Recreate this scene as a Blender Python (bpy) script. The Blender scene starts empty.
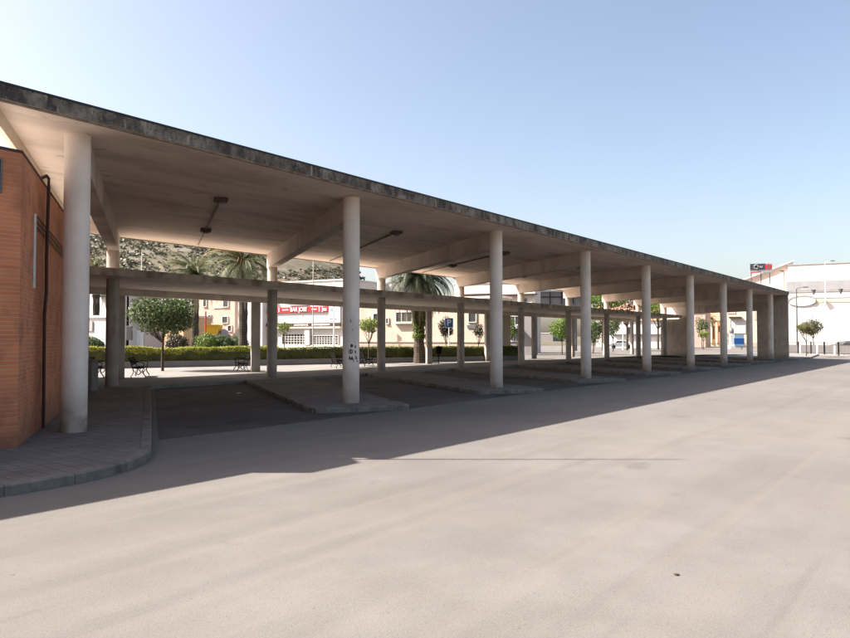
import bpy, bmesh, math, random
from mathutils import Vector, Matrix, noise
R = random.Random(7)
S = bpy.context.scene
COL = S.collection
rad = math.radians

# ------------------------------------------------------------------ site axes
TH, VA = 0.6622, -0.3771
U = Vector((math.sin(TH), math.cos(TH), 0))        # along the colonnade
V = Vector((math.sin(VA), math.cos(VA), 0))        # along a bus bay
PW = Vector((V.y, -V.x, 0))                        # square to a bay
O = Vector((-6.161, 12.164, 0))                    # foot of the first column
SP, BR, BP = 6.9497, 12.436, 17.39
AEND, AST, BF, BB = 58.0, -1.27, -1.18, 13.08
ZS, ZT, PZ = 5.356, 5.58, 0.12
def W(a, b, z=0.0): return O + U*a + V*b + Vector((0, 0, z))

# ------------------------------------------------------------------ materials
def mat(name, c1, c2=None, scale=4, rough=.85, c3=None, s2=.6, bump=0, bscale=60, metal=0, spec=.3, lo=.4, hi=.6, rot=0, stretch=(1,1,1)):
    m = bpy.data.materials.new(name); m.use_nodes = True
    nt = m.node_tree; N = nt.nodes; L = nt.links
    b = N['Principled BSDF']; b.inputs['Roughness'].default_value = rough
    b.inputs['Metallic'].default_value = metal; b.inputs['Specular IOR Level'].default_value = spec
    b.inputs['Base Color'].default_value = (*c1, 1)
    tc = N.new('ShaderNodeTexCoord'); mp = N.new('ShaderNodeMapping')
    mp.inputs['Rotation'].default_value = (0, 0, rot); 
    L.new(tc.outputs['Object'], mp.inputs[0])
    mp2 = N.new('ShaderNodeMapping'); mp2.inputs['Scale'].default_value = stretch
    L.new(mp.outputs[0], mp2.inputs[0])
    m['vec'] = mp2.name
    last = None
    if c2:
        n = N.new('ShaderNodeTexNoise'); n.inputs['Scale'].default_value = scale; n.inputs['Detail'].default_value = 8; n.inputs['Roughness'].default_value = .62
        L.new(mp2.outputs[0], n.inputs['Vector'])
        r = N.new('ShaderNodeMapRange'); r.inputs[1].default_value = lo; r.inputs[2].default_value = hi
        L.new(n.outputs[0], r.inputs[0])
        mx = N.new('ShaderNodeMix'); mx.data_type = 'RGBA'
        mx.inputs[6].default_value = (*c1, 1); mx.inputs[7].default_value = (*c2, 1)
        L.new(r.outputs[0], mx.inputs[0]); last = mx.outputs[2]
        if c3:
            n2 = N.new('ShaderNodeTexNoise'); n2.inputs['Scale'].default_value = s2; n2.inputs['Detail'].default_value = 5
            L.new(mp2.outputs[0], n2.inputs['Vector'])
            r2 = N.new('ShaderNodeMapRange'); r2.inputs[1].default_value = .45; r2.inputs[2].default_value = .7
            L.new(n2.outputs[0], r2.inputs[0])
            mx2 = N.new('ShaderNodeMix'); mx2.data_type = 'RGBA'
            L.new(last, mx2.inputs[6]); mx2.inputs[7].default_value = (*c3, 1)
            L.new(r2.outputs[0], mx2.inputs[0]); last = mx2.outputs[2]
        L.new(last, b.inputs['Base Color'])
    if bump:
        n3 = N.new('ShaderNodeTexNoise'); n3.inputs['Scale'].default_value = bscale; n3.inputs['Detail'].default_value = 4
        L.new(tc.outputs['Object'], n3.inputs['Vector'])
        bp = N.new('ShaderNodeBump'); bp.inputs['Strength'].default_value = bump; bp.inputs['Distance'].default_value = .01
        L.new(n3.outputs[0], bp.inputs['Height']); L.new(bp.outputs[0], b.inputs['Normal'])
    return m
def layer(m, colour, build):
    """mix one more colour over a material's base colour; build(nodes, links, vec) returns the factor socket"""
    nt = m.node_tree; N = nt.nodes; L = nt.links; b = N['Principled BSDF']
    src = b.inputs['Base Color'].links[0].from_socket if b.inputs['Base Color'].links else None
    mx = N.new('ShaderNodeMix'); mx.data_type = 'RGBA'
    if src: L.new(src, mx.inputs[6])
    else: mx.inputs[6].default_value = b.inputs['Base Color'].default_value
    mx.inputs[7].default_value = (*colour, 1)
    L.new(build(N, L, N[m['vec']].outputs[0]), mx.inputs[0]); L.new(mx.outputs[2], b.inputs['Base Color'])
    return m
def f_noise(scale, lo, hi, amt=1, stretch=None, detail=6):
    def g(N, L, vec):
        v = vec
        if stretch:
            mp = N.new('ShaderNodeMapping'); mp.inputs['Scale'].default_value = stretch; L.new(vec, mp.inputs[0]); v = mp.outputs[0]
        n = N.new('ShaderNodeTexNoise'); n.inputs['Scale'].default_value = scale; n.inputs['Detail'].default_value = detail
        L.new(v, n.inputs['Vector'])
        r = N.new('ShaderNodeMapRange'); r.inputs[1].default_value = lo; r.inputs[2].default_value = hi; r.inputs[4].default_value = amt
        L.new(n.outputs[0], r.inputs[0]); return r.outputs[0]
    return g
def f_axis(axis, a, b_, amt=1, wob=.0, wscale=3):
    """factor from a world-ish height/position: amt at a falling to 0 at b_, edge wobbled by noise"""
    def g(N, L, vec):
        s = N.new('ShaderNodeSeparateXYZ'); L.new(vec, s.inputs[0])
        src = s.outputs[axis]
        if wob:
            n = N.new('ShaderNodeTexNoise'); n.inputs['Scale'].default_value = wscale; n.inputs['Detail'].default_value = 6; L.new(vec, n.inputs['Vector'])
            ml = N.new('ShaderNodeMath'); ml.operation = 'MULTIPLY_ADD'; ml.inputs[1].default_value = wob; L.new(n.outputs[0], ml.inputs[0]); L.new(src, ml.inputs[2]); src = ml.outputs[0]
        r = N.new('ShaderNodeMapRange'); r.inputs[1].default_value = a; r.inputs[2].default_value = b_; r.inputs[3].default_value = amt; r.inputs[4].default_value = 0
        L.new(src, r.inputs[0]); return r.outputs[0]
    return g
def f_lines(axis, freq, width, amt=1):
    def g(N, L, vec):
        s = N.new('ShaderNodeSeparateXYZ'); L.new(vec, s.inputs[0])
        m1 = N.new('ShaderNodeMath'); m1.operation = 'MULTIPLY'; m1.inputs[1].default_value = freq; L.new(s.outputs[axis], m1.inputs[0])
        m2 = N.new('ShaderNodeMath'); m2.operation = 'FRACT'; L.new(m1.outputs[0], m2.inputs[0])
        m3 = N.new('ShaderNodeMath'); m3.operation = 'LESS_THAN'; m3.inputs[1].default_value = width; L.new(m2.outputs[0], m3.inputs[0])
        m4 = N.new('ShaderNodeMath'); m4.operation = 'MULTIPLY'; m4.inputs[1].default_value = amt; L.new(m3.outputs[0], m4.inputs[0])
        return m4.outputs[0]
    return g
ROT = -(math.pi/2 - TH)           # turns object x onto the colonnade axis U
M = {}
# asphalt, pale and worn
m = mat('worn_asphalt', (0.134,0.124,0.113), (0.163,0.152,0.140), 1.1, .92, c3=(0.120,0.109,0.099), s2=.16, bump=.3, bscale=120, rot=ROT, lo=.35, hi=.65)
layer(m, (0.180,0.166,0.150), f_noise(.5, .5, .75, .6, (.25, 1.6, 1)))
layer(m, (0.078,0.072,0.066), f_noise(38, .55, .75, .35))
layer(m, (0.192,0.180,0.162), f_noise(55, .6, .78, .5))
layer(m, (0.102,0.093,0.084), f_noise(1.5, .60, .75, .5, (.18, 2.2, 1)))
layer(m, (.095,.088,.08), f_noise(1.0, .52, .70, .35, (.05, 1.5, 1)))
layer(m, (.19,.172,.15), f_noise(1.3, .54, .70, .28, (.07, 2.4, 1), 4))
layer(m, (.165,.147,.126), f_noise(.10, .45, .65, .4))
layer(m, (.11,.105,.10), f_noise(.22, .56, .66, .35))
layer(m, (.075,.069,.063), f_noise(70, .56, .70, .55))
layer(m, (.24,.225,.205), f_noise(95, .58, .70, .6))
layer(m, (.06,.056,.05), f_noise(18, .68, .74, .5))
layer(m, (.085,.08,.073), f_noise(.9, .66, .74, .45))
def cracks(N, L, vec):
    w_ = N.new('ShaderNodeTexNoise'); w_.inputs['Scale'].default_value = 1.2; w_.inputs['Detail'].default_value = 6; L.new(vec, w_.inputs['Vector'])
    a_ = N.new('ShaderNodeVectorMath'); a_.operation = 'MULTIPLY_ADD'; a_.inputs[1].default_value = (1.2,1.2,0); L.new(w_.outputs[1], a_.inputs[0]); L.new(vec, a_.inputs[2])
    v_ = N.new('ShaderNodeTexVoronoi'); v_.feature = 'DISTANCE_TO_EDGE'; v_.inputs['Scale'].default_value = .22; L.new(a_.outputs[0], v_.inputs['Vector'])
    r_ = N.new('ShaderNodeMapRange'); r_.inputs[1].default_value = 0; r_.inputs[2].default_value = .0035; r_.inputs[3].default_value = .1; r_.inputs[4].default_value = 0; L.new(v_.outputs[0], r_.inputs[0])
    n_ = N.new('ShaderNodeTexNoise'); n_.inputs['Scale'].default_value = .3; L.new(vec, n_.inputs['Vector'])
    q_ = N.new('ShaderNodeMapRange'); q_.inputs[1].default_value = .48; q_.inputs[2].default_value = .6; L.new(n_.outputs[0], q_.inputs[0])
    m_ = N.new('ShaderNodeMath'); m_.operation = 'MULTIPLY'; L.new(r_.outputs[0], m_.inputs[0]); L.new(q_.outputs[0], m_.inputs[1]); return m_.outputs[0]
layer(m, (.07,.065,.06), cracks)
M['road'] = m
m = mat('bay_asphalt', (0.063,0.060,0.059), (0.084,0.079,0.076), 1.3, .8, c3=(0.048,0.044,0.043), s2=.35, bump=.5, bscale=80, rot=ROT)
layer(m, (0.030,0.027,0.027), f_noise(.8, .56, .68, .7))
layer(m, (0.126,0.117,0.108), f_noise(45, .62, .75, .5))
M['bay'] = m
def tiles(name, c1, c2, mortar, size, rot=0, mort=.03, rough=.85):
    m = mat(name, c1, c2, 3, rough, bump=.25, rot=rot)
    nt = m.node_tree; N = nt.nodes; L = nt.links
    br = N.new('ShaderNodeTexBrick'); br.offset = 0; br.inputs['Scale'].default_value = 1
    br.inputs['Brick Width'].default_value = size; br.inputs['Row Height'].default_value = size; br.inputs['Mortar Size'].default_value = mort*size
    b = N['Principled BSDF']; src = b.inputs['Base Color'].links[0].from_socket
    L.new(N[m['vec']].outputs[0], br.inputs['Vector']); L.new(src, br.inputs['Color1'])
    hs = N.new('ShaderNodeHueSaturation'); hs.inputs['Value'].default_value = .88; L.new(src, hs.inputs['Color']); L.new(hs.outputs[0], br.inputs['Color2'])
    br.inputs['Mortar'].default_value = (*mortar, 1); L.new(br.outputs[0], b.inputs['Base Color'])
    layer(m, tuple(x*.6 for x in c1), f_noise(.7, .5, .7, .6))
    layer(m, tuple(x*.45 for x in c1), f_noise(5, .62, .72, .55))
    return m
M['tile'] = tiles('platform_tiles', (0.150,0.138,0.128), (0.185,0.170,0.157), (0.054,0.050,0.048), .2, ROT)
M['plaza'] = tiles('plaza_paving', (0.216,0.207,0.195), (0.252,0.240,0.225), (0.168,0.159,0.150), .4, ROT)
M['kerb'] = layer(mat('kerb_stone', (.135,.123,.110), (.185,.169,.152), 5, .85, bump=.3, rot=ROT), (0.072,0.066,0.060), f_lines(0, 1.25, .02, .8))
layer(M['kerb'], (0.072,0.066,0.063), f_noise(2.2, .52, .68, .7))
# painted concrete
m = mat('painted_concrete', (.68,.60,.53), (.75,.67,.59), 2.2, .75, c3=(.60,.53,.46), s2=.8, bump=.12, bscale=25)
layer(m, (.31,.24,.185), f_axis(2, .85, 1.75, .85, 1.2, 2.6))
layer(m, (.13,.10,.08), f_axis(2, .55, .95, .75, .9, 5))
layer(m, (.46,.40,.34), f_noise(3, .58, .72, .5, (1, 1, .25)))
layer(m, (.50,.43,.36), f_noise(1.1, .48, .62, .5, (1, 1, .5)))
layer(m, (.36,.31,.26), f_noise(9, .68, .76, .4))
layer(m, (.48,.42,.36), f_lines(2, .82, .006, .35))
M['conc'] = m
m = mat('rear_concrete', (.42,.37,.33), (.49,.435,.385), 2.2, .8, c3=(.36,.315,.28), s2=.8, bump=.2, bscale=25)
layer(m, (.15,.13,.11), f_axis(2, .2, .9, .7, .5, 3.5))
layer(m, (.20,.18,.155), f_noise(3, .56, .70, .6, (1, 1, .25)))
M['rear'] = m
# soffit with board marks
m = mat('soffit_concrete', (.68,.575,.485), (.73,.62,.525), 1.2, .8, c3=(.60,.50,.42), s2=.25, bump=.1, bscale=10, rot=ROT)
layer(m, (.40,.32,.255), f_noise(.9, .5, .72, .7, (.3, 1.6, 1)))
layer(m, (.34,.27,.22), f_noise(2.6, .60, .70, .5))
layer(m, (.38,.30,.24), f_noise(.5, .56, .70, .6, (.6, 1.0, 1)))
layer(m, (.45,.37,.29), f_lines(1, 1.6, .02, .5))
layer(m, (.70,.60,.49), f_noise(1.6, .60, .70, .4, (.12, 2.0, 1)))
M['soffit'] = m
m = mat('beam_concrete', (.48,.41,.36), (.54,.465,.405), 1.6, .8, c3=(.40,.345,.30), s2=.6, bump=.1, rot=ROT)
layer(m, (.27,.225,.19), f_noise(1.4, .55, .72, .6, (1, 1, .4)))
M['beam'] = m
# fascia with black streaks
m = mat('weathered_fascia', (.17,.145,.118), (.25,.215,.178), 2.5, .95, bump=.6, bscale=30, rot=ROT)
layer(m, (.036,.032,.028), f_noise(4.5, .40, .62, .85, (1, 1, .5)))
layer(m, (.06,.053,.046), f_noise(.9, .46, .66, .5))
layer(m, (.36,.32,.27), f_noise(6, .60, .70, .7, (1.6, 1.6, .35)))
layer(m, (.28,.24,.20), f_noise(22, .60, .72, .5))
layer(m, (.02,.019,.017), f_noise(30, .56, .70, .8))
M['fascia'] = m
M['fascia_low'] = layer(mat('low_fascia', (.42,.375,.325), (.52,.465,.405), 3, .9, bump=.4, rot=ROT), (.14,.12,.10), f_noise(2.2, .45, .66, .75, (1, 1, .6)))
M['drip'] = mat('drip_edge', (.14,.10,.075), (.26,.20,.15), 5, .9)
M['creamlip'] = mat('cream_lip', (.55,.47,.37), (.62,.54,.43), 4, .8)
# brick
m = mat('brick', (.30,.12,.065), (.38,.155,.08), 6, .85, bump=.2)
nt = m.node_tree; N = nt.nodes; L = nt.links
br = N.new('ShaderNodeTexBrick'); br.inputs['Scale'].default_value = 1
br.inputs['Brick Width'].default_value = .25; br.inputs['Row Height'].default_value = .065; br.inputs['Mortar Size'].default_value = .006
br.inputs['Color1'].default_value = (.58,.21,.095,1); br.inputs['Color2'].default_value = (.47,.165,.075,1); br.inputs['Mortar'].default_value = (.50,.29,.19,1)
tc = N.new('ShaderNodeTexCoord'); sx = N.new('ShaderNodeSeparateXYZ'); L.new(tc.outputs['Object'], sx.inputs[0])
ad = N.new('ShaderNodeMath'); ad.operation = 'SUBTRACT'; L.new(sx.outputs[0], ad.inputs[0]); L.new(sx.outputs[1], ad.inputs[1])
cb = N.new('ShaderNodeCombineXYZ'); L.new(ad.outputs[0], cb.inputs[0]); L.new(sx.outputs[2], cb.inputs[1])
L.new(cb.outputs[0], br.inputs['Vector']); L.new(br.outputs[0], N['Principled BSDF'].inputs['Base Color'])
bp = N.new('ShaderNodeBump'); bp.inputs['Strength'].default_value = .4; bp.inputs['Distance'].default_value = .008; bp.invert = True
L.new(br.outputs[1], bp.inputs['Height']); L.new(bp.outputs[0], N['Principled BSDF'].inputs['Normal'])
layer(m, (.30,.115,.065), f_noise(.9, .5, .68, .55))
layer(m, (.20,.085,.05), f_noise(2.4, .5, .66, .45))
layer(m, (.42,.20,.12), f_noise(5, .60, .72, .4))
layer(m, (.15,.075,.05), f_axis(2, .3, 1.0, .7, .6, 3))
M['brick'] = m
def plaster(name, c, dirt=.75, low=None):
    m = mat(name, c, tuple(x*.92 for x in c), 1.2, .85, bump=.1)
    layer(m, tuple(x*dirt for x in c), f_noise(1.1, .55, .75, .6, (1, 1, .35)))
    if low: layer(m, low[1], f_axis(2, low[0]-.01, low[0]+.01, 1))
    return m
M['white'] = plaster('white_plaster', (.66,.63,.60))
M['warm'] = plaster('warm_plaster', (.62,.50,.38), low=(.9,(.36,.31,.25)))
M['beige'] = plaster('beige_plaster', (.50,.41,.335), low=(1.2,(.30,.27,.22)))
M['pink'] = plaster('pink_plaster', (.50,.36,.295))
M['ochre'] = plaster('ochre_plaster', (.58,.42,.24), low=(.75,(.42,.37,.28)))
M['pale'] = plaster('pale_plaster', (.60,.52,.47))
M['grey'] = plaster('grey_render', (.20,.19,.185))
M['greyband'] = plaster('pale_grey_cladding', (.33,.325,.33))
M['cream'] = plaster('cream_plaster', (.70,.63,.53))
def flat(name, c, rough=.6, metal=0, c2=None): return mat(name, c, c2 or tuple(x*.85 for x in c), 5, rough, metal=metal)
M['iron'] = flat('black_iron', (.008,.008,.008), .5)
M['darkwood'] = flat('dark_slat', (.012,.010,.009), 1.0)
M['glass'] = mat('dark_glass', (.03,.035,.04), None, rough=.12, spec=.6)
M['frame'] = flat('pale_frame', (.55,.53,.50))
M['steel'] = flat('grey_steel', (.13,.13,.135), .5, .3)
M['whitepaint'] = flat('white_paint', (.78,.78,.77), .5)
M['pipe'] = flat('brown_pipe', (.06,.028,.022), .6)
M['rust'] = flat('rusty_fitting', (.10,.06,.045), .7)
M['paintmark'] = flat('faded_spray_paint', (.07,.055,.05), .8)
M['red'] = flat('red_sign', (.55,.03,.035), .5)
M['blue'] = flat('sign_blue', (.02,.13,.42), .4)
M['lightblue'] = flat('light_blue', (.30,.50,.66), .5)
M['yellow'] = flat('yellow_paint', (.70,.42,.03), .6)
M['tan'] = flat('tan_tarp', (.38,.33,.34), .8)
M['black'] = flat('black_paint', (.02,.02,.022), .5)
M['brownband'] = flat('brown_band', (.055,.032,.025), .6)
M['teal'] = flat('teal_mark', (.08,.45,.42), .5)
M['tileroof'] = layer(mat('clay_tiles', (.42,.22,.13), (.52,.30,.19), 3, .85), (.2,.1,.07), f_lines(0, 3, .25, .6))
M['trunk'] = mat('bark', (.045,.034,.026), (.08,.062,.048), 12, .95, bump=.8, bscale=30, stretch=(1,1,.3))
M['palmtrunk'] = layer(mat('palm_bark', (.06,.048,.037), (.10,.08,.062), 9, .95, bump=1, bscale=22), (.05,.04,.03), f_lines(2, 6, .3, .7))
def leafmat(name, c1, c2, c3=None, sc=2.2):
    m = mat(name, c1, c2, sc, .5, c3=c3, s2=9, spec=.35, lo=.35, hi=.65)
    nt = m.node_tree; N = nt.nodes; L = nt.links; b = N['Principled BSDF']
    tr = N.new('ShaderNodeBsdfTranslucent'); L.new(b.inputs['Base Color'].links[0].from_socket, tr.inputs[0])
    ms = N.new('ShaderNodeMixShader'); ms.inputs[0].default_value = .28
    L.new(b.outputs[0], ms.inputs[1]); L.new(tr.outputs[0], ms.inputs[2]); L.new(ms.outputs[0], N['Material Output'].inputs[0])
    return m
M['leaf'] = leafmat('orange_leaf', (.035,.06,.018), (.07,.105,.035), (.20,.25,.11))
M['leafy'] = leafmat('yellow_green_leaf', (.14,.19,.04), (.22,.26,.06))
M['leafg'] = leafmat('fresh_leaf', (.09,.15,.025), (.16,.23,.04))
M['leafd'] = leafmat('dark_leaf', (.035,.032,.022), (.06,.055,.035))
M['leafo'] = leafmat('olive_leaf', (.10,.10,.035), (.15,.145,.06))
M['hedgel'] = leafmat('hedge_leaf', (.075,.085,.025), (.13,.14,.04), None, 1.2)
M['hedgey'] = leafmat('hedge_lit_yellow', (.26,.28,.04), (.38,.38,.07))  # yellow-green leaf colour, brightened to paint sunlit hedge tops
M['palmg'] = leafmat('palm_green', (.11,.125,.055), (.19,.19,.10))
M['palmd'] = leafmat('palm_dark', (.05,.065,.035), (.10,.11,.065))
M['palmy'] = leafmat('palm_gold', (.22,.15,.05), (.32,.22,.08))
M['paleleaf'] = leafmat('dry_frond', (.28,.25,.16), (.36,.33,.24))
m = mat('hill_scrub', (.12,.10,.072), (.09,.08,.055), .05, .95, c3=(.085,.08,.052), s2=.06, bump=.8, bscale=.6)
layer(m, (.075,.073,.045), f_noise(.3, .46, .56, .8)); layer(m, (.18,.16,.125), f_noise(.11, .58, .64, .6)); layer(m, (.21,.14,.105), f_noise(.03, .58, .66, .4))
M['hill'] = m
M['scrub'] = leafmat('scrub_leaf', (.075,.075,.045), (.105,.10,.065), None, .2)

for k_ in ('iron','darkwood'): M[k_].node_tree.nodes['Principled BSDF'].inputs['Specular IOR Level'].default_value = .04
# ------------------------------------------------------------------ mesh helpers
class MB:
    def __init__(s): s.v = []; s.f = []; s.mi = []
    def add(s, vs, fs, mi=0):
        n = len(s.v); s.v += [Vector(p) for p in vs]
        for f in fs: s.f.append([i+n for i in f]); s.mi.append(mi)
        return s
    def prism(s, pts, z0, z1, side=0, top=0, bot=0):
        n = len(pts); A = sum(pts[i][0]*pts[(i+1)%n][1]-pts[(i+1)%n][0]*pts[i][1] for i in range(n))
        if A < 0: pts = pts[::-1]
        k = len(s.v); s.v += [Vector((p[0], p[1], z0)) for p in pts]+[Vector((p[0], p[1], z1)) for p in pts]
        for i in range(n): j = (i+1)%n; s.f.append([k+i, k+j, k+n+j, k+n+i]); s.mi.append(side)
        s.f.append([k+i for i in range(n)][::-1]); s.mi.append(bot)
        s.f.append([k+n+i for i in range(n)]); s.mi.append(top)
        return s
    def ab(s, a0, a1, b0, b1, z0, z1, **k): return s.prism([W(a0,b0), W(a1,b0), W(a1,b1), W(a0,b1)], z0, z1, **k)
    def box(s, c, d, ax=None, mi=0):
        """box centred at c, size d, ax = (x axis, y axis, z axis)"""
        X, Y, Z = ax or (Vector((1,0,0)), Vector((0,1,0)), Vector((0,0,1)))
        c = Vector(c); vs = [c+X*(d[0]/2*i)+Y*(d[1]/2*j)+Z*(d[2]/2*k) for k in (-1,1) for j in (-1,1) for i in (-1,1)]
        return s.add(vs, [(0,2,3,1),(4,5,7,6),(0,1,5,4),(1,3,7,5),(3,2,6,7),(2,0,4,6)], mi)
    def tube(s, pts, r, n=8, cap=True, mi=0):
        pts = [Vector(p) for p in pts]; k = len(s.v); m_ = len(pts)
        rs = r if isinstance(r, (list, tuple)) else [r]*m_
        ref = Vector((0,0,1))
        for i, p in enumerate(pts):
            d = (pts[min(i+1, m_-1)]-pts[max(i-1, 0)]).normalized()
            if abs(d.dot(ref)) > .95: a = Vector((1,0,0))
            else: a = ref
            x = d.cross(a).normalized(); y = d.cross(x)
            for j in range(n):
                t = 2*math.pi*j/n; s.v.append(p+(x*math.cos(t)+y*math.sin(t))*rs[i])
        for i in range(m_-1):
            for j in range(n):
                q = (j+1)%n; s.f.append([k+i*n+j, k+i*n+q, k+(i+1)*n+q, k+(i+1)*n+j]); s.mi.append(mi)
        if cap: s.f.append([k+j for j in range(n)][::-1]); s.mi.append(mi); s.f.append([k+(m_-1)*n+j for j in range(n)]); s.mi.append(mi)
        return s
    def build(s, name, mats, parent=None, smooth=False, loc=None):
        me = bpy.data.meshes.new(name); base = Vector(loc) if loc is not None else (parent_world(parent) if parent else Vector((0,0,0)))
        me.from_pydata([v-base for v in s.v], [], s.f)
        for m_ in (mats if isinstance(mats, (list, tuple)) else [mats]): me.materials.append(m_)
        me.polygons.foreach_set('material_index', s.mi)
        if smooth:
            me.polygons.foreach_set('use_smooth', [True]*len(s.f)); 
        me.update()
        o = bpy.data.objects.new(name, me); COL.objects.link(o)
        if parent: o.parent = parent
        elif loc is not None: o.location = base
        if smooth:
            try: me.set_sharp_from_angle(angle=rad(40))
            except Exception: pass
        return o
def parent_world(p):
    w = Vector((0,0,0))
    while p: w += p.location; p = p.parent
    return w
def tag(o, label=None, cat=None, group=None, kind=None):
    if label: o['label'] = label
    if cat: o['category'] = cat
    if group: o['group'] = group
    if kind: o['kind'] = kind
    return o
def thing(name, loc, label, cat, group=None):
    o = bpy.data.objects.new(name, None); COL.objects.link(o); o.location = loc; o.empty_display_size = .2
    return tag(o, label, cat, group)
def struct(name, mb, m, label=None, cat=None, **k):
    o = mb.build(name, m, **k); tag(o, label, cat, kind='structure'); return o
def at(x, Y, y=None):
    """a photo-measured bearing turned into a site position: X for column x at depth Y (and height for row y)"""
    X = (x-425)/690.6*Y
    return X if y is None else (X, 1.75 + (338.6-y)/690.6*Y)
def bev(o, w=.01, seg=2):
    b = o.modifiers.new('bevel', 'BEVEL'); b.width = w; b.segments = seg; b.limit_method = 'ANGLE'; b.angle_limit = rad(35); return o

# ------------------------------------------------------------------ setting: ground
def sheet(pts, z): 
    mb = MB(); mb.add([(p[0], p[1], z) for p in pts], [list(range(len(pts)))]); return mb
g = sheet([(-900,-200),(900,-200),(900,1500),(-900,1500)], 0)
struct('road', g, M['road'], 'pale worn asphalt forecourt and streets around the bus station', 'asphalt')
# darker asphalt of the bays under the roof
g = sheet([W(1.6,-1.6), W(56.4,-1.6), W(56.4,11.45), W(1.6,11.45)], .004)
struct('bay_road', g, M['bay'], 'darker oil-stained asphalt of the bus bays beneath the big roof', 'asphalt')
def rounded(pts, radii, n=8):
    out = []; L_ = len(pts)
    for i, p in enumerate(pts):
        r = radii[i]; p = Vector(p).to_2d()
        if r <= 0: out.append(p); continue
        a = (Vector(pts[i-1]).to_2d()-p).normalized(); b = (Vector(pts[(i+1)%L_]).to_2d()-p).normalized()
        p0 = p+a*r; p1 = p+b*r
        for k in range(n+1):
            t = k/n; out.append(p0*(1-t)**2+p*2*t*(1-t)+p1*t*t)
    return out
def inset(path, d):
    """offset an open path to its left by d"""
    out = []; n = len(path)
    for i, p in enumerate(path):
        t = Vector((0,0))
        if i > 0: t += (p-path[i-1]).normalized()
        if i < n-1: t += (path[i+1]-p).normalized()
        t.normalize(); out.append(p+Vector((-t.y, t.x))*d)
    return out
def kerbed(name, path, close, label, klabel):
    """paved island: path = kerb line (counter-clockwise), close = remaining corners of the slab"""
    inn = inset(path, .16)
    mb = MB(); mb.prism([(p.x, p.y) for p in inn]+[(q[0], q[1]) for q in close], -.2, PZ)
    top = struct(name, mb, M['tile'], label, 'pavement')
    kb = MB(); n = len(path)
    prof = [(0,-.2),(0,PZ-.012),(.02,PZ+.006),(.157,PZ+.006),(.157,-.2)]
    lines = [inset(path, q[0]) for q in prof]
    vs = []; fs = []
    for j, q in enumerate(prof):
        vs += [(p.x, p.y, q[1]) for p in lines[j]]
    for j in range(len(prof)-1):
        for i in range(n-1): fs.append([j*n+i, j*n+i+1, (j+1)*n+i+1, (j+1)*n+i])
    fs.append([j*n for j in range(len(prof))]); fs.append([j*n+n-1 for j in range(len(prof))][::-1])
    kb.add(vs, fs); k = kb.build('kerb', M['kerb'], top); return top
# first big pavement with the brick building on it
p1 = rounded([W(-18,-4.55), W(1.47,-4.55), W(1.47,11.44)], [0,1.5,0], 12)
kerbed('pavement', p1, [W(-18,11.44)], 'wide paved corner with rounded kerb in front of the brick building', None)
S_ = [1.25, 1.2]
ords = ['second','third','fourth','fifth','sixth','seventh','eighth','ninth']
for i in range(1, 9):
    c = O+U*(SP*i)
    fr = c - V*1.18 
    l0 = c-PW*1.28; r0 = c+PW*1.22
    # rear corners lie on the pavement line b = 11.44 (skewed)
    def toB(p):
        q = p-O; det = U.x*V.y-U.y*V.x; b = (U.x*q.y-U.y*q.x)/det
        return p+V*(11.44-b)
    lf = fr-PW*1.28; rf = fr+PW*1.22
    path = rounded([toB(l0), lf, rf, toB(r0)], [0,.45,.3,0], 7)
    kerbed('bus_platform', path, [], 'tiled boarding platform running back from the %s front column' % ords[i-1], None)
# long rear pavement / plaza
mb = MB(); mb.prism([W(-30,11.44), W(58.4,11.44), W(58.4,-1.9), W(64.5,-1.9), (46,80), (60,100), (9.5,53.6), (7.5,53.3), (-30,31.6)], -.2, PZ-.002)
struct('plaza', mb, M['plaza'], 'sunlit paved plaza behind the canopy', 'plaza')

# ------------------------------------------------------------------ main canopy
can = thing('bus_station_canopy', W(0,0,0), 'long flat concrete roof on round columns over the bus bays, with streaked dark edge', 'canopy')
mb = MB(); mb.ab(AST, AEND+.25, BF, BB, ZS, ZT, side=1, top=1, bot=0)
o = mb.build('roof_slab', [M['soffit'], M['fascia']], can)
mb = MB()   # drip moulding under the slab edge
mb.ab(AST+.03, AEND+.2, BF+.03, BF+.09, ZS-.03, ZS-.001); mb.ab(AST+.03, AEND+.2, BB-.09, BB-.03, ZS-.03, ZS-.001)
mb.build('drip_moulding', M['drip'], can)
mb = MB(); mb.ab(AST+.02, AST+.12, BF+.1, BB-.1, ZS-.27, ZS-.001); mb.build('end_moulding', M['creamlip'], can)
mb = MB(); mb.ab(AST-.012, AEND+.262, BF-.014, BB+.014, ZT+.001, ZT+.035); mb.build('roof_edge_flashing', M['black'], can)
def column(name, p, r, z0, z1, m):
    mb = MB(); n = 40
    mb.tube([p+Vector((0,0,z0+(z1-z0)*k/8)) for k in range(9)], r, n); return mb.build(name, m, can, smooth=True)
rear_top = 4.75
for i in range(9):
    p = W(i*SP, 0)
    c = column('front_column', p, .213, PZ, ZS-.002, M['conc'])
    if i == 1: marked = c
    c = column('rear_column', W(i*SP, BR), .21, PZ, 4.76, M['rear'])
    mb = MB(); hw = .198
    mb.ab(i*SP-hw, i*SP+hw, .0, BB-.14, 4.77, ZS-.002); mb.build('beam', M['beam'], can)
# end walls and lintel
ew = MB(); ew.ab(AEND, AEND+.22, BF+.06, 2.05, 0, ZS-.002); ew.build('end_wall', M['rear'], can)
ew = MB(); ew.ab(AEND, AEND+.22, 10.0, 14.2, 0, ZS-.002); ew.build('end_wall', M['rear'], can)
ew = MB(); ew.ab(AEND+.01, AEND+.21, 2.06, 9.99, 4.15, ZS-.004); ew.build('lintel', M['rear'], can)
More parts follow.
